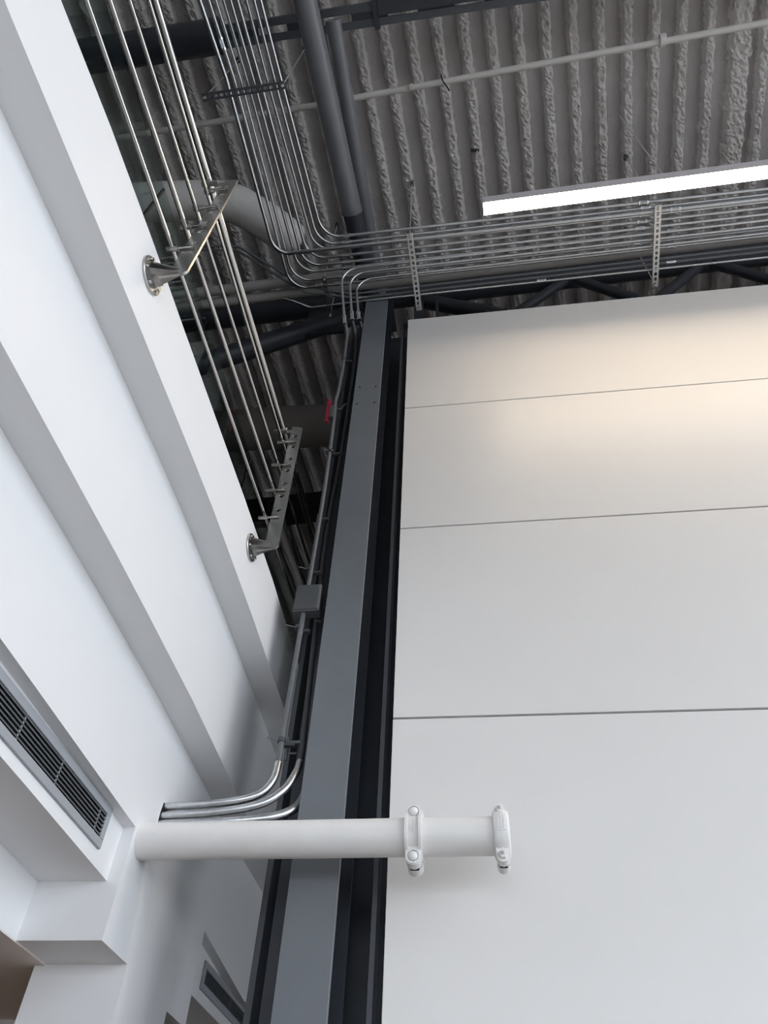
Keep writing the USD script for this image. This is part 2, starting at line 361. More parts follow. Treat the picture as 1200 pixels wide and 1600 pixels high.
obj('diagonal', rod((-.45, 3.85, 9.53), (.48, 3.85, 8.93), .085, 18), DARK, tr, smooth=30)
obj('post', bx(-.50, -.40, 3.80, 3.90, 8.5, 9.7), DARK, tr)
obj('post', bx(-.26, -.23, 3.78, 3.88, 8.9, 9.7), DARK, tr)
a, b = aty(560, 488, 3.85), aty(300, 574, 3.85)
obj('end_brace', rod(a + [.25, 0, .09], b + (b - a) * .35, .115, 24), DARK, tr, smooth=30)
obj('gusset', bx(-1.75, -1.30, 3.835, 3.865, 8.95, 9.62), DARK, tr)

def steel_tube(name, label, cat, a, b, r, m, n=24):
    t = thing(name, label, cat, (np.asarray(a) + np.asarray(b)) / 2)
    d = np.asarray(b, float) - a; d /= np.linalg.norm(d)
    obj('tube', rod(a, b, r, n), m, t, smooth=30); return t, d
# beams under the deck in the upper left
t = thing('roof_beam', 'dark round steel beam crossing under the ceiling behind the handrails', 'beam', (-2.7, 1.06, 9.7))
p0, p1 = atz(130, 92, 9.72), atz(405, 50, 9.72); dv = (p1 - p0) / np.linalg.norm(p1 - p0)
def along_beam(s0, s1, w0, w1, z0, z1, base=p0, d=dv):
    n = np.array([-d[1], d[0], 0]); P = []
    for s in (s0, s1):
        for w in (w0, w1):
            for z in (z0, z1): P.append(base + d * s + n * w + [0, 0, z])
    return trimesh.Trimesh(*hull(P), process=False)
L = np.linalg.norm(p1 - p0)
obj('tube', rod(p0 - dv * 3 + [0, 0, .12], p0 + dv * (L - .42) + [0, 0, .12], .155, 32), DARK, t, smooth=30)
obj('end_plate', rod(p0 + dv * (L - .42) + [0, 0, .12], p0 + dv * (L - .40) + [0, 0, .12], .16, 32), DARK, t, smooth=30)
t = thing('roof_joist', 'dark steel joist with paired angles and slots at the top of the picture', 'joist', (-.9, 1.04, 9.75))
for w0, w1 in ((-.095, -.03), (.03, .095)):
    obj('chord_angle', along_beam(L - .45, L + 7, w0, w1, 0, .012), STEELGREY, t)
    obj('chord_angle', along_beam(L - .45, L + 7, w0 if w0 < 0 else w1 - .01, w0 + .01 if w0 < 0 else w1, .012, .075), DARK, t)
for s in np.arange(L - .35, L + 7, .62):
    obj('batten', along_beam(s, s + .34, -.095, .095, .012, .022), DARK, t)
sq = float((atz(588, 20, 9.72) - p0) @ dv)
obj('seat_plate', along_beam(sq - .03, sq + .02, -.2, .12, -.02, .2), DARK, t)
obj('wide_flange', along_beam(sq + .02, sq + 5, -.36, .01, -.03, .0), DARK, t)

p0, p1 = atz(400, 812, 9.0), atz(560, 795, 9.0)
t = thing('far_beam', 'black steel beam under the dark ceiling beyond the second rail bracket', 'beam', (p0 + p1) / 2)
d2 = (p1 - p0) / np.linalg.norm(p1 - p0)
obj('bottom_flange', along_beam(-4, 5, -.16, .16, 0, .02, p0, d2), BLACK, t)
obj('web', along_beam(-4, 5, -.01, .01, .02, .45, p0, d2), BLACK, t)

# ================================================================== PIPES AND DUCTS
def pipe_with(name, label, cat, pts, r, m, n=24, rad=0):
    P = fillet(pts, rad) if rad else np.asarray(pts)
    t = thing(name, label, cat, np.mean(np.asarray(pts), 0))
    obj('pipe_body', tube(P, r, n), m, t, smooth=30); return t
a, b = atz(477, 2, 9.2), atz(550, 330, 9.2); d = (b - a) / np.linalg.norm(b - a)
t = pipe_with('roof_pipe', 'large grey round pipe running under the ceiling, ending above the conduits', 'pipe', [a - d * 2.5, b], .104, GPIPE, 32)
obj('end_collar', rod(b - d * .03, b + d * .012, .109, 32), GPIPE, t, smooth=30)
obj('stub', rod(b, b + d * 1.1, .098, 28), DARK, t, smooth=30, label='dark stub beyond the collar')
a, b = atz(521, 35, 9.5), atz(573, 338, 9.5); d = (b - a) / np.linalg.norm(b - a)
pipe_with('second_roof_pipe', 'slimmer grey pipe running beside and behind the large grey roof pipe', 'pipe', [a - d * .02, b + d * .9], .072, GPIPE, 24)
# white sprinkler line near the deck
a, b = atz(230, 208, 9.75), atz(490, 165, 9.75); c1 = atz(545, 155, 9.75); e = atz(1200, 35, 9.75)
t = thing('sprinkler_line', 'thin cream sprinkler pipe crossing below the ribs of the ceiling', 'pipe', c1)
obj('pipe_body', tube([a + (a - b), a, b, c1, e, e + (e - c1) * .6], .030, 18), CPIPE, t, smooth=30)
q = atz(1035, 63, 9.75); dd = (e - c1) / np.linalg.norm(e - c1)
obj('coupling', rod(q - dd * .028, q + dd * .028, .058, 20), CPIPE, t, smooth=30)
q = atz(643, 137, 9.75); obj('outlet', [rod(q + [0, -.01, .02], q + [0, -.02, -.055], .026, 14), rod(q + [0, -.02, -.05], q + [0, -.022, -.06], .018, 12)], CPIPE, t, smooth=30)
q = atz(690, 129, 9.75)
obj('hanger', [rod(q + [0, 0, .02], q + [0, 0, .36], .006, 8), tube(smooth_line([q + [0, -.036, .03], q + [.005, -.05, -.02], q + [.015, -.02, -.055], q + [.05, .03, -.07], q + [.07, .07, -.055]]), .006, 8)], BLACK, t, smooth=40)
q = on_roof(742, 234)
t = thing('anchor_clip', 'small steel beam clip hanging from a ceiling rib left of the lamp', 'clip', q)
obj('plate', bevel_box(q[0] - .045, q[0] + .045, q[1] - .01, q[1] + .01, q[2] - .05, q[2] + .02, .003), DARK, t)
obj('stud', rod(q + [.02, 0, -.10], q + [.02, 0, 0], .007, 8), ZINC, t)
# two horizontal cream pipes behind the rack
for yy, zz, lab in ((447, 8.9, 'upper of two cream horizontal pipes passing behind the conduit bends'), (466, 8.9, 'lower of two cream horizontal pipes passing behind the conduit bends')):
    a, b = atz(330, yy + 8, zz), atz(430, yy - 4, zz); d = (b - a) / np.linalg.norm(b - a)
    t = thing('horizontal_pipe', lab, 'pipe', a, 'cream pipes behind the conduits')
    obj('pipe_body', rod(a - d * 3, a + d * (1.9 if yy < 450 else 9), .053, 20), CPIPE_SHADE, t, smooth=30)
# round duct with an elbow
P = [atz(100, 322, 9.1), atz(300, 313, 9.1), atz(362, 314, 9.1), atz(420, 348, 9.1), atz(452, 372, 9.1)]
t = thing('round_duct', 'fat pale round duct with an elbow, behind the first rail bracket', 'duct', P[2])
obj('duct_body', tube(fillet(P, [0, .5, .5, .6, 0], 6), .19, 36), DUCT, t, smooth=40)
e = P[4]; d = (P[4] - P[3]) / np.linalg.norm(P[4] - P[3])
obj('end_cap', tube([e - d * .01, e + d * .06, e + d * .11, e + d * .13], [.19, .18, .13, .03], 36), DUCT, t, smooth=40)
obj('seam_band', tube([P[2] + (P[3] - P[2]) * .42, P[2] + (P[3] - P[2]) * .45], .193, 36), DUCT, t, smooth=40)
# far duct seen through the gap
a, b = aty(380, 672, 5.3), aty(516, 664, 5.3); d = (b - a) / np.linalg.norm(b - a)
t = thing('far_duct', 'big brownish insulated duct seen in the dark gap behind the second bracket', 'duct', (a + b) / 2)
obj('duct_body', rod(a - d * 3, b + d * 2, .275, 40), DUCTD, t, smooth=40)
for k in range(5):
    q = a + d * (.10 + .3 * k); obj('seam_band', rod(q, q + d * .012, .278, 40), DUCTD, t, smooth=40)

for f in (-.9, 1.2):
    q = a + d * f; obj('hanger_rod', rod(q + [0, 0, .22], [q[0], q[1], roof(q[1]) + .13], .008, 8), ZINC, t, smooth=40)
# fire main in front of the column
PY, PZ, PR = 3.2, 2.972, .0795
t = thing('fire_main', 'thick white painted pipe sticking out of the left wall across the grey column', 'pipe', (X3, PY, PZ))
obj('pipe_body', rod((X3 - .1, PY, PZ + .004), (.02, PY, PZ - .002), PR, 48), WPIPE, t, smooth=30)
def lettering(x0, x1, seed, par):
    rng = np.random.default_rng(seed); ms = []
    for x in np.linspace(x0, x1, 3):
        z = .050
        while z > -.02:
            hgt = rng.uniform(.003, .007); ang = math.asin(np.clip(z / .093, -1, 1))
            r = .0925 if par == 1 else .1035
            c_ = np.array([x + rng.uniform(-.001, .001), PY - r * math.cos(ang), PZ + r * math.sin(ang)])
            ms.append(bx(c_[0] - rng.uniform(.001, .003), c_[0] + rng.uniform(.001, .003), c_[1] - .0022, c_[1] + .003, c_[2] - hgt / 2, c_[2] + hgt / 2)); z -= hgt + rng.uniform(.001, .004)
    return ms
c1x = aty(645, 1309, 3.12)[0]
cp = obj('coupling', lathe_x([(c1x - .036, .080), (c1x - .036, .104), (c1x - .024, .104), (c1x - .022, .092), (c1x + .022, .092), (c1x + .024, .104), (c1x + .036, .104), (c1x + .036, .080)], (0, PY, PZ), 56), WPIPE, t, smooth=35, label='bolted white coupling with two round bolt heads')
def coupling_ears(cx, w, heads, parent):
    for s in (1, -1):
        zc = PZ + (.084 if s > 0 else -.110)
        ear = prism_y(Polygon([(cx - w, PZ + s * .05), (cx + w, PZ + s * .05), (cx + w, zc)]).union(Polygon([(cx - w, PZ + s * .05), (cx + w, zc), (cx - w, zc)])).union(Point(cx, zc).buffer(w, 16)).buffer(0), PY - .062, PY - .012)
        back = ear.copy(); back.apply_translation([0, .075, 0])
        obj('ear', [ear, back], WPIPE, parent, smooth=30)
        if heads:
            hd = trimesh.creation.icosphere(2, .021); hd.apply_scale([1, .75, 1]); hd.apply_translation([cx, PY - .064, zc]); obj('bolt_head', hd, WPIPE, parent, smooth=True)
            rim = trimesh.creation.annulus(.024, .031, .010); rim.apply_transform(trimesh.transformations.rotation_matrix(math.pi / 2, [1, 0, 0])); rim.apply_translation([cx, PY - .064, zc]); obj('bolt_seat', rim, WPIPE, parent, smooth=30)
        else:
            nut = trimesh.creation.cylinder(.017, .016, sections=6); nut.apply_transform(trimesh.transformations.rotation_matrix(math.pi / 2, [1, 0, 0])); nut.apply_translation([cx, PY - .07, zc]); obj('nut', nut, WPIPE, parent)
            obj('stud', rod((cx, PY - .105, zc + .004), (cx, PY + .05, zc), .0085, 12), WPIPE, parent, smooth=30)
        obj('bolt_gap', bx(cx - w * .55, cx + w * .55, PY - .0125, PY + .0135, zc - (w * .80 if s < 0 else .014), zc + .014), BLACK, parent)
coupling_ears(c1x, .034, True, cp)
obj('cast_lettering', lettering(c1x - .013, c1x + .014, 3, 1), WPIPE, cp)
c2x = aty(784, 1306, 3.12)[0]
cp2 = obj('end_coupling', lathe_x([(c2x - .036, .0), (c2x - .036, .086), (c2x - .030, .098), (c2x - .018, .103), (c2x + .020, .103), (c2x + .032, .096), (c2x + .036, .082), (c2x + .036, 0)], (0, PY, PZ), 56), WPIPE, t, smooth=35, label='white end cap coupling with two studs and nuts')
coupling_ears(c2x, .028, False, cp2)
obj('cast_lettering', lettering(c2x - .014, c2x + .012, 8, 2), WPIPE, cp2)

# ================================================================== CONDUITS
ZR = 8.69
def conduit(label, P, r, m=GALV, couplings=(), name='conduit', group=None, cat='conduit', clen=.045):
    t = thing(name, label, cat, P[0], group)
    obj('tube', tube(P, r, 10), m, t, smooth=40)
    for q, d in couplings:
        d = d / np.linalg.norm(d)
        cp = obj('coupling', [rod(q - d * clen, q + d * clen, r + .005, 10), rod(q - d * clen, q - d * (clen - .014), r + .0065, 8), rod(q + d * (clen - .014), q + d * clen, r + .0065, 8)], GALVD, t, smooth=35)
    return t
bun = [(312, 354, 388.7), (326, 366, 400), (337, 376, 409), (349, 386, 420), (360, 396, 430), (371, 406, 440), (385, 417.5, 452.5), (397, 429, 462.5), (407, 439, 472.5)]
def bundle(i, z):
    x0, x1, x2 = bun[i]; a, b, c_ = atz(x0, 0, z), atz(x1, 125, z), atz(x2, 250, z)
    return [a + (a - b) * 3, a, b, c_]
# runs: (y at x=633, y at x=1189, bundle index, z, radius, label, coupling pixels)
rowsA = [
    (358, 296, 8, ZR, .0125, 'galvanised conduit nearest the lamp, front edge of the rack', (541, 960 + 45)),
    (368, 305, 7, ZR, .0125, 'galvanised conduit second from the front edge of the rack', (542, 1008)),
    (375, 311.5, 0, ZR - .05, .0150, 'thicker galvanised conduit crossing under the bends, third in the rack', (475, 1055)),
    (377, 316, 6, ZR + .01, .0120, 'galvanised conduit tucked just above the thick third one', (543, 1006)),
    (388, 325, 5, ZR, .0125, 'galvanised conduit just behind the thick third one', (542, 1003)),
    (399, 335.5, 4, ZR, .0125, 'galvanised conduit running in the middle of the rack, thin and lone', (543, 1000)),
    (408, 344, 3, ZR + .015, .0120, 'galvanised conduit behind the lone middle one, half hidden by the first drop', (544, 1050)),
    (421, 359, 2, ZR + .01, .0120, 'galvanised conduit between the first and second downward bends', (537, 995)),
    (432, 369, 1, ZR, .0125, 'galvanised conduit running along the third downward bend', (538, 1048)),
]
def run_dir(y0, y1, z):
    a, b = atz(633, y0, z), atz(1189, y1, z); return a, (b - a) / np.linalg.norm(b - a)
for k, (y0, y1, bi, z, r, lab, cpx) in enumerate(rowsA):
    r *= 1.22
    B = bundle(bi, z); a, d = run_dir(y0, y1, z)
    u = B[3] - B[2]; u = u / np.linalg.norm(u)
    A2 = np.array([[u[0], -d[0]], [u[1], -d[1]]]); s = np.linalg.solve(A2, (a - B[3])[:2])
    cor = B[3] + u * s[0]; cor[2] = z
    P = fillet(B + [cor, a + d * 6.5], [0, 0, 0, 0, .20 if bi else .17, 0], 9)
    cps = []
    for px in cpx:
        f = (px - 633) / (1189 - 633); q = atz(px, y0 + (y1 - y0) * f, z); q = a + d * ((q - a) @ d); cps.append((q, d))
    if bi == 1: q = atz(347, 68, z); cps.append((q, B[2] - B[1]))
    conduit(lab, P, r, GALV, cps, group='galvanised conduits on the ceiling rack')
# three drops that turn down the column
drops = [
    (410, 345, ZR - .045, [(560, 418, None), (541, 425, None)], [(530.5, 444, 3.06), (534, 472, 3.16), (538.5, 500, 3.28), (541.8, 519, 3.36), (541, 534, 3.42), (536.6, 567.5, 3.44), (528.5, 612, 3.44), (524.3, 626, 3.44), (522.3, 648, 3.44), (516, 700, 3.44), (503, 790, 3.44), (470, 985, 3.44), (440, 1160, 3.44)], .0165,
     'first of three conduits bending down left of the grey column, running to the wall', (538.5, 499), (258, 1261), [(435, 1192), (428, 1216), (411, 1237), (381, 1249), (330, 1256)]),
    (418, 354.5, ZR - .045, [], [(544.5, 452, 3.13), (547, 474, 3.2), (550, 494, 3.28), (554, 519, 3.40), (556.3, 540, 3.50), (551, 595, 3.54), (547, 620, 3.54), (531, 720, 3.54), (510, 835, 3.54), (490, 1010, 3.54), (474, 1160, 3.50)], .0165,
     'second of three conduits bending down into the dark slot beside the grey column', (550, 493), (253, 1275), [(469, 1190), (459, 1213), (440, 1237), (402, 1258), (330, 1270)]),
    (429, 365, ZR - .045, [], [(554, 466, 3.2), (557, 478, 3.24), (560.5, 494, 3.3), (566, 515, 3.42), (575, 540, 3.60), (565, 620, 3.62), (520, 900, 3.62), (490, 1100, 3.60), (482, 1200, 3.55)], .0165,
     'third of three downward conduits, vanishing behind the grey column', (560, 493), (249, 1289), [(478, 1234), (466, 1258), (440, 1273), (400, 1280), (340, 1285)]),
]
for k, (y0, y1, z, _, path, r, lab, cpl, ex, low) in enumerate(drops):
    a, d = run_dir(y0, y1, z)
    top = aty(*path[0][:2], path[0][2]); top_x = top[0]
    s = (top_x - a[0]) / d[0]; cor = a + d * s
    down = [aty(*q[:2], q[2]) for q in path]
    down[0] = np.array([cor[0], cor[1] + .01, down[0][2]]) if False else down[0]
    Pup = fillet([a + d * 6.5, cor + [0, 0, 0], down[2]], [0, .16, 0], 10)
    Pdn = np.vstack([Pup, smooth_line(down[2:], 4)[1:]])
    low3 = []
    yx = atx(*ex, X3)[1]; y_top = path[-1][2]
    for i, q in enumerate(low):
        f = (i + 1) / (len(low)); low3.append(aty(*q, y_top + (yx - y_top) * min(1, f * 1.1)))
    exit_p = atx(*ex, X3)
    Plow = smooth_line([down[-1]] + low3 + [exit_p + [-.02, 0, 0]], 5)
    t = thing('wall_conduit', lab, 'conduit', exit_p, 'conduits dropping beside the grey column')
    nun = len(Pup)
    iup = int(np.argmin(np.linalg.norm(Pdn - aty(*cpl, 3.28), axis=1)))
    obj('rack_run', tube(Pdn[:iup + 1], r * .80, 10), GALV, t, smooth=40)
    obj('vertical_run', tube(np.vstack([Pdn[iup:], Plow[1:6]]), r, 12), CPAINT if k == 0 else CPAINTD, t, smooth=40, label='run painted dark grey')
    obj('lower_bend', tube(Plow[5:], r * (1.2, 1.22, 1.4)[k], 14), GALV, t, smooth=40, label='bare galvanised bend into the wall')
    q = Pdn[iup]; dd = Pdn[iup + 1] - Pdn[iup - 1]; dd /= np.linalg.norm(dd)
    obj('coupling', [rod(q - dd * .05, q + dd * .05, r + .003, 12), rod(q - dd * .05, q - dd * .03, r + .008, 8), rod(q + dd * .03, q + dd * .05, r + .008, 8)], GALVD, t, smooth=35)
    if k == 1:
        q = aty(497.5, 962, 3.53); obj('coupling', [rod(q - [0, 0, .05], q + [0, 0, .05], r + .006, 12), rod(q + [0, 0, .02], q + [0, 0, .05], r + .011, 8)], CPAINT, t, smooth=35)
# ragged hole where the three conduits enter the wall
hp = [atx(x, y, X3) for x, y in ((256, 1254), (262, 1266), (258, 1280), (251, 1291), (246, 1290), (248, 1279), (251, 1268))]
t = thing('wall_hole', 'dark ragged hole in the white wall where three conduits enter', 'hole', np.mean(hp, 0))
obj('hole_edge', trimesh.Trimesh(*hull(np.vstack([np.array(hp) + [.002, 0, 0], np.array(hp) - [.02, 0, 0]])), process=False), BLACK, t)

# rear conduits on the rack's far side
a, d = run_dir(450, 386, ZR)
P = fillet([atz(300, 384, 8.9), atz(372, 385, 8.9), atz(447, 430, 8.75), atz(478, 447, ZR), a - d * .55, a + d * 6.5], .12, 6)
conduit('dark conduit rising from the left to the rear of the rack', P, .0125, CPAINT, [(atz(517, 462, ZR) + 0, d)], group='conduits at the rear of the rack')
P = fillet([atz(300, 390, 8.9), atz(370, 391, 8.9), atz(445, 438, 8.75), atz(476, 456, ZR), a - d * .50 + [0, .045, -.01], a + d * 6.5 + [0, .045, -.01]], .12, 6)
conduit('dark conduit paired just below the one rising from the left', P, .0125, CPAINT, [(a - d * .45 + [0, .045, -.01], d), (a + d * 2.63 + [0, .045, -.01], d)], group='conduits at the rear of the rack')
a, d = run_dir(463, 403, ZR)
P = fillet([atz(440, 466, 8.74), atz(457, 470, 8.72), atz(486, 481, ZR), a - d * .35, a + d * 6.5], .15, 6)
conduit('pale conduit lowest of the rack, just above the top of the white panels', P, .0145, GALV, [(atz(846, 439, ZR), d)], group='conduits at the rear of the rack')

# strut channels with holes, hung on threaded rods
def strut(name, label, a, b, top_px=None, holes=15, w=.058, rods=True, m=ZINC, flip=1):
    a, b = np.asarray(a), np.asarray(b); L = np.linalg.norm(b - a); d = (b - a) / L; n = np.array([-d[1], d[0], 0]); n /= np.linalg.norm(n)
    t = thing(name, label, 'strut', (a + b) / 2, 'strut hangers carrying the conduits')
    R = np.eye(4); R[:3, 0] = d; R[:3, 1] = n; R[:3, 2] = [0, 0, 1]; R[:3, 3] = a - [0, 0, .045]
    plate = sbox(0, -w / 2, L, w / 2)
    for k in range(holes):
        x = (k + .5) * L / holes; plate = plate.difference(sbox(x - .006, -.001, x + .007, .001).buffer(.0115, 3))
    pl = trimesh.creation.extrude_polygon(plate, .003, engine='earcut'); pl.apply_transform(R)
    obj('slotted_face', pl, m, t)
    for s in (-1, 1):
        sd = bx(0, L, s * w / 2 - (.003 if s > 0 else 0), s * w / 2 + (.003 if s < 0 else 0), .003, .028); sd.apply_transform(R); obj('side', sd, m, t)
    if rods:
        for q in (a + d * .02, b - d * .02):
            zt = roof(q[1]) + .005
            tr_ = obj('threaded_rod', rod(q - [0, 0, .075], [q[0], q[1], zt], .006, 8), ZINC, t, smooth=40)
            obj('nut', rod(q - [0, 0, .062], q - [0, 0, .047], .012, 6), ZINC, tr_)
            obj('anchor', bevel_box(q[0] - .018, q[0] + .018, q[1] - .025, q[1] + .025, zt - .05, zt + .02, .003), STEELGREY, tr_)
    return t
strut('rack_strut', 'slotted strut hanging under the conduits left of the lamp, above the panels corner', atz(640, 362, ZR - .06), atz(655, 482, ZR - .06), holes=15)
strut('rack_strut', 'slotted strut hanging under the conduits below the lamp on the right', atz(1027, 318, ZR - .06), atz(1022, 445, ZR - .06), holes=15)
strut('rack_strut', 'dark slotted strut across the nine conduits near the top left', atz(318, 151, ZR - .03), atz(446, 131, ZR - .03), holes=15, m=STEELGREY)
strut('rack_strut', 'short dark strut under the conduit bends by the cream pipes', atz(507, 430, ZR - .03), atz(517, 492, ZR - .03), holes=8, w=.035, m=CPAINTD)
# clamps on the vertical conduits
def clamp(label, px, py, Y, w=.05):
    q = aty(px, py, Y); t = thing('conduit_clamp', label, 'clamp', q, 'clamps on the vertical conduits')
    obj('strap', rod(q - [0, 0, .012], q + [0, 0, .012], .022, 14), CPAINTD, t, smooth=30)
    obj('screw', rod(q + [-.022, -.01, 0], q + [-.022 - w, -.03, .004], .0035, 6), CPAINT, t)
    obj('bracket', bevel_box(q[0] + .01, q[0] + .075, q[1] + .0, q[1] + .03, q[2] - .03, q[2] - .012, .002), CPAINTD, t)
clamp('conduit clamp beside the lower bends, lowest on the vertical run', 440, 1157, 3.44)
clamp('conduit clamp just below the dark box', 466, 981, 3.44)
clamp('conduit clamp just above the dark box', 484, 890, 3.44)
clamp('conduit clamp at the height of the white joint above the second bracket', 517, 706, 3.44, .02)
clamp('uppermost conduit clamp, above the red alarm', 537.5, 562, 3.44, .015)
q = aty(458, 1166, 3.55)
t = thing('standoff_bracket', 'little dark steel bracket in the slot beside the lowest clamp', 'bracket', q)
obj('crossbar', bevel_box(q[0] - .06, q[0] + .07, 3.50, 3.52, q[2] - .012, q[2] + .006, .002), CPAINT, t)
obj('leg', bevel_box(q[0] - .022, q[0] - .012, 3.50, 3.515, q[2] - .11, q[2] + .03, .002), CPAINT, t)
obj('rung', bevel_box(q[0] - .012, q[0] + .04, 3.50, 3.51, q[2] - .075, q[2] - .066, .002), CPAINT, t)
q = aty(500, 822, 3.58)
t = thing('standoff_bracket', 'little dark steel bracket high in the slot, left of the column at rail height', 'bracket', q)
obj('crossbar', bevel_box(q[0] - .01, q[0] + .08, 3.50, 3.52, q[2] - .012, q[2] + .006, .002), CPAINT, t)
obj('leg', bevel_box(q[0] - .01, q[0] + .0, 3.50, 3.515, q[2] - .11, q[2] + .05, .002), CPAINT, t)
# junction box
a, b = aty(456, 954, 3.40), aty(503, 911, 3.40)
t = thing('junction_box', 'square dark grey junction box on the vertical conduits', 'box', ((a[0] + b[0]) / 2, 3.45, a[2]))
obj('box_body', bevel_box(a[0], b[0], 3.405, 3.49, a[2], b[2], .006), BOXG, t)
obj('cover', bevel_box(a[0] + .008, b[0] - .008, 3.398, 3.406, a[2] + .008, b[2] - .008, .003), BOXG, t)
for sx in (0, 1):
    for sz in (0, 1):
        x, z = (a[0] + .02, b[0] - .02)[sx], (a[2] + .02, b[2] - .02)[sz]; obj('screw', rod((x, 3.395, z), (x, 3.399, z), .004, 8), CPAINT, t)
# fire alarm device
a, b = aty(513.5, 662, 3.40), aty(522, 624, 3.40)
zc0, zc1 = a[2], b[2]; xr = aty(513, 640, 3.40)[0]
t = thing('fire_alarm', 'small red fire alarm on a grey box beside the first vertical conduit', 'alarm', (xr, 3.45, (zc0 + zc1) / 2))
zm = (zc0 + zc1) / 2
pl = Polygon([(3.375, zc1 - .03), (3.435, zc1 - .03), (3.435, zm - .01), (3.415, zc0 + .03), (3.395, zc0 + .03), (3.375, zm - .01)])
m_ = trimesh.creation.extrude_polygon(pl, .022, engine='earcut'); vv = m_.vertices.copy(); m_.vertices = np.c_[vv[:, 2] + xr - .01, vv[:, 0], vv[:, 1]]; m_.fix_normals()
obj('red_plate', m_, RED, t, label='red front plate')
obj('back_box', bevel_box(xr + .012, xr + .052, 3.39, 3.43, zm - .09, zm + .08, .004), BOXG, t, label='grey back box')
q = aty(527, 635, 3.50); q2 = aty(551, 627, 3.56)
obj('feed_conduit', tube(smooth_line([q + [-.02, 0, -.02], q + [.03, .01, -.035], (q + q2) / 2 + [0, 0, -.02], q2 + [.03, .02, .03]]), .010, 10), CPAINT, t, smooth=40)

# ================================================================== GUARD RAIL
YB1, YB2 = 1.184, 2.842
zA = [.235, .487, .742, .992]
def make_bracket(label):
    o = np.array([X1, YB2, 4.505]); t = thing('rail_bracket', label, 'bracket', o, 'stainless rail brackets on the white fascia')
    def W(m): m = m.copy(); m.apply_translation(o); return m
    disk = obj('base_disk', W(lathe_x([(0, 0), (0, .083), (.009, .083), (.012, .080), (.012, 0)], (0, 0, 0), 40)), STAINP, t, smooth=30)
    for k in range(6):
        a_ = math.pi / 6 + k * math.pi / 3; y, z = .064 * math.cos(a_), .064 * math.sin(a_)
        obj('bolt', W(trimesh.util.concatenate([rod((.012, y, z), (.024, y, z), .0085, 12), rod((.024, y, z), (.0245, y, z), .0045, 6)])), STAIN, disk, smooth=30)
    corner = Point(.135, .005).buffer(.03, 8)
    arm = Polygon([(.012, -.03), (.135, -.025), (.135, .035), (.012, .045)])
    blade = Polygon([(.085, 0), (.165, 0), (.165, .2), (.158, 1.16), (.085, 1.185), (.082, .2)])
    sh = unary_union([arm, corner, blade, sbox(.10, -.025, .135, .01)])
    for z in (.309, .440, .559, .692, .811, .945, 1.065):
        sh = sh.difference(Point(.119, z).buffer(.0165, 8))
    pl = prism_y(sh, -.006, .006)
    obj('blade', W(pl), STAINP, t)
    for z0, y0 in ((.034, .03), (-.026, .03)):
        rib = hull([(.012, -.045, z0 + .007), (.012, .045, z0 + .007), (.012, -.045, z0 - .007), (.012, .045, z0 - .007), (.125, -.010, z0 * .5 + .004), (.125, .010, z0 * .5 + .004), (.125, -.010, z0 * .5 - .004), (.125, .010, z0 * .5 - .004)])
        obj('rib', W(trimesh.Trimesh(*rib, process=False)), STAINP, t)
    for z in zA:
        pn = obj('pin', W(rod((.030, -.016, z), (.134, -.016, z), .0072, 12)), STAIN, t, smooth=30)
        obj('clamp', W(trimesh.util.concatenate([rod((.012, -.016, z), (.066, -.016, z), .0125, 14), rod((.13, -.016, z), (.137, -.016, z), .0095, 12)])), STAINP, pn, smooth=30)
    obj('handrail_saddle', W(trimesh.util.concatenate([bevel_box(-.035, .06, -.028, .0, 1.118, 1.134, .003), rod((.046, -.012, 1.125), (.046, -.012, 1.16), .007, 10), bevel_box(.03, .09, -.004, .004, 1.118, 1.15, .001)])), STAINP, t, smooth=30)
    return t
br2 = make_bracket('stainless rail bracket further along, nearer the grey column')
br1 = copy_of(br2, 'rail_bracket', (X1, YB1, 4.475), 'stainless rail bracket nearest the camera, in front of the pale round duct')
XE = -1.292
rails = [('A', -1.252, [(132, 0), (222.5, 250), (270, 388), (358.7, 640), (412, 806)], .0098, 'lowest stainless rail, just above the white fascia'),
         ('B', -1.252, [(169.5, 0), (256.5, 250), (384.7, 640)], .0118, 'second stainless rail from the bottom, by the top edge of the glass'),
         ('C', -1.252, [(201.5, 0), (282.5, 250), (406.7, 640)], .0095, 'third stainless rail from the bottom'),
         ('D', -1.252, [(230.5, 0), (310, 250), (426, 640)], .0095, 'fourth stainless rail, close below the thick handrail'),
         ('E', XE, [(239.5, 0), (318.5, 250), (432, 640)], .0205, 'thick stainless handrail, topmost of the rails')]
for nm, x, pts, r, lab in rails:
    w = np.array([atx(*p, x) for p in pts]); c_ = np.polyfit(w[:, 1], w[:, 2], 1)
    f = lambda y: np.polyval(c_, y)
    t = thing('handrail' if nm == 'E' else 'rail', lab, 'handrail' if nm == 'E' else 'rail', (x, 0, f(0)), None if nm == 'E' else 'slim rails of the guard')
    obj('tube', rod((x, -1.5, f(-1.5)), (x, 6.5, f(6.5)), r, 20), STAIN, t, smooth=30)
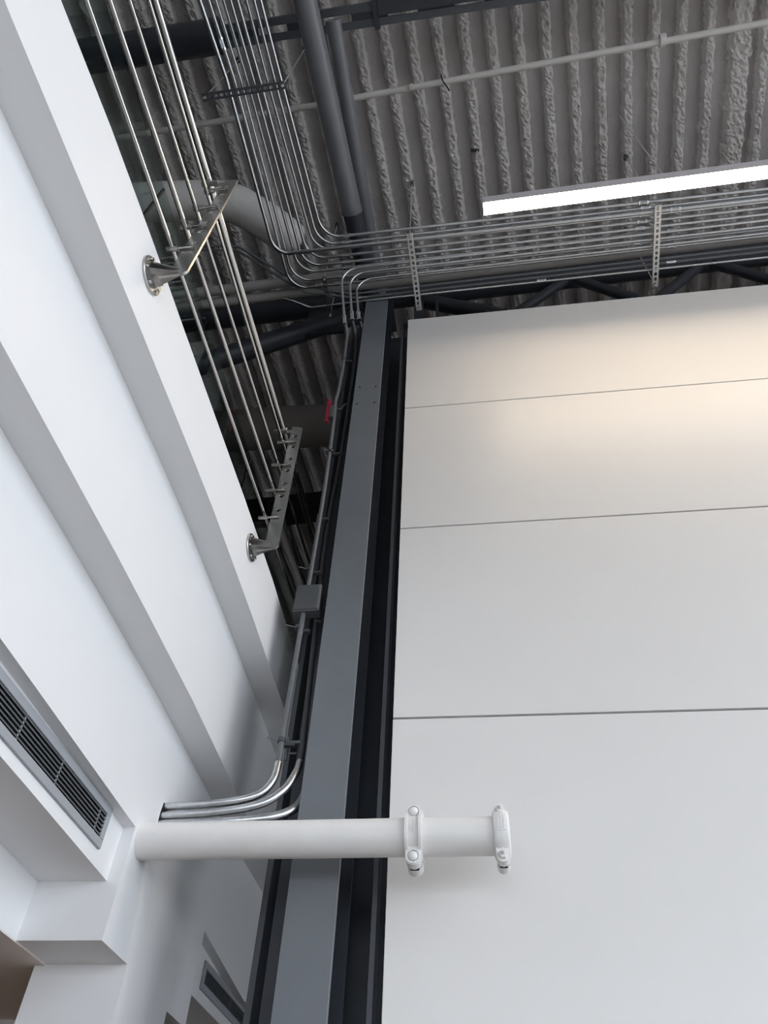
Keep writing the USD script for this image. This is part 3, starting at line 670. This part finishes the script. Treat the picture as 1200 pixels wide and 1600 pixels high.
# glass guard behind the rails, in panels
gz = curve((-2, 5.69), (.32, 5.717), (6, 5.72))
jy = [-2.3, -.3, 1.2, 3.1, 5.0, 6.9]
t = thing('glass_guard', 'frameless glass guard standing on the white floor edge behind the stainless rails', 'glass', (-1.58, 1.2, 4.6))
for i in range(5):
    obj('pane', bevel_box(-1.587, -1.575, jy[i] + .006, jy[i + 1] - .006, 4.60, 5.715, .001), GLASS, t)
    obj('edge_seal', bx(-1.588, -1.574, jy[i + 1] - .006, jy[i + 1] + .006, 4.60, 5.712), BLACK, t)
t = thing('glass_shoe', 'thin black channel along the top edge of the white fascia', 'channel', (-1.32, 0, 4.6))
ysh = [y for y in YS if -2 <= y <= 6]
obj('channel', loft_y(ysh, -1.345, X1 - .004, lambda y: ZTOP(y), lambda y: ZTOP(y) + .012), BLACK, t)

# ================================================================== AIR GRILLES
def grille(label, x, y0, y1, z0, z1, ties):
    t = thing('air_grille', label, 'grille', (x, (y0 + y1) / 2, z0))
    fr = .036; xo = x + .012
    zz0, zz1 = z0 + fr, z1 - fr
    obj('frame', [bevel_box(x - .01, xo, y0, y1, z0, zz0, .002), bevel_box(x - .01, xo, y0, y1, zz1, z1, .002), bevel_box(x - .01, xo, y1 - fr, y1, zz0, zz1, .002), bevel_box(x - .01, xo, y0, y0 + fr, zz0, zz1, .002)], GRILLE, t)
    obj('backing', bx(x - .008, x + .002, y0 + fr, y1 - fr, zz0, zz1), BLACK, t)
    n = 6
    for k in range(n):
        z = zz0 + (k + .5) * (zz1 - zz0) / n
        obj('slat', trimesh.Trimesh(*hull([(xo - .001, y, z + dz) for y in (y0 + fr, y1 - fr) for dz in (-.0035, .0030)] + [(x + .002, y, z + dz + .004) for y in (y0 + fr, y1 - fr) for dz in (-.003, .003)]), process=False), SLAT, t)
    for y in ties: obj('tie_bar', bx(x + .003, xo - .0035, y - .003, y + .003, zz0, zz1), GRILLE, t)
grille('long grey louvred air grille in the recess of the left wall', X4, .6, 2.945, 2.828, 3.002, (2.146, 2.466, 2.85))
grille('second grey air grille low beside the dark column foot', X4, 4.447, 6.6, 2.735, 2.875, (5.0,))

# ================================================================== LAMP
f0, f1 = atz(754.6, 316.8, 8.0), atz(758, 337, 8.0); x0 = f0[0]
yb0, yb1 = f0[1], f1[1]; hh = aty(753.3, 308, yb0)[2] - 8.0
sk = (atz(1200, 280, 8.0)[1] - yb1) / (atz(1200, 280, 8.0)[0] - x0)
def lampbox(xa, xb, ya, yb, za, zb):
    P = []
    for x in (xa, xb):
        for y in (ya, yb):
            for z in (za, zb): P.append((x, y + sk * (x - x0), z))
    return trimesh.Trimesh(*hull(P), process=False)
t = thing('linear_lamp', 'long glowing linear pendant lamp hanging in front of the white panels', 'lamp', (x0 + 1.5, yb0, 8.0))
obj('housing', lampbox(x0, x0 + 5.4, yb0, yb1, 8.006, 8.0 + hh), HOUSING, t)
obj('diffuser', lampbox(x0 + .003, x0 + 5.397, yb0 + .003, yb1 - .003, 8.0, 8.006), LED, t, label='glowing white diffuser')
for xx in (x0 + 1.55, x0 + 4.4):
    y = (yb0 + yb1) / 2 + sk * (xx - x0); obj('suspension_rod', rod((xx, y, 8 + hh), (xx, y, roof(y) + .05), .006, 8), ZINC, t, smooth=40)
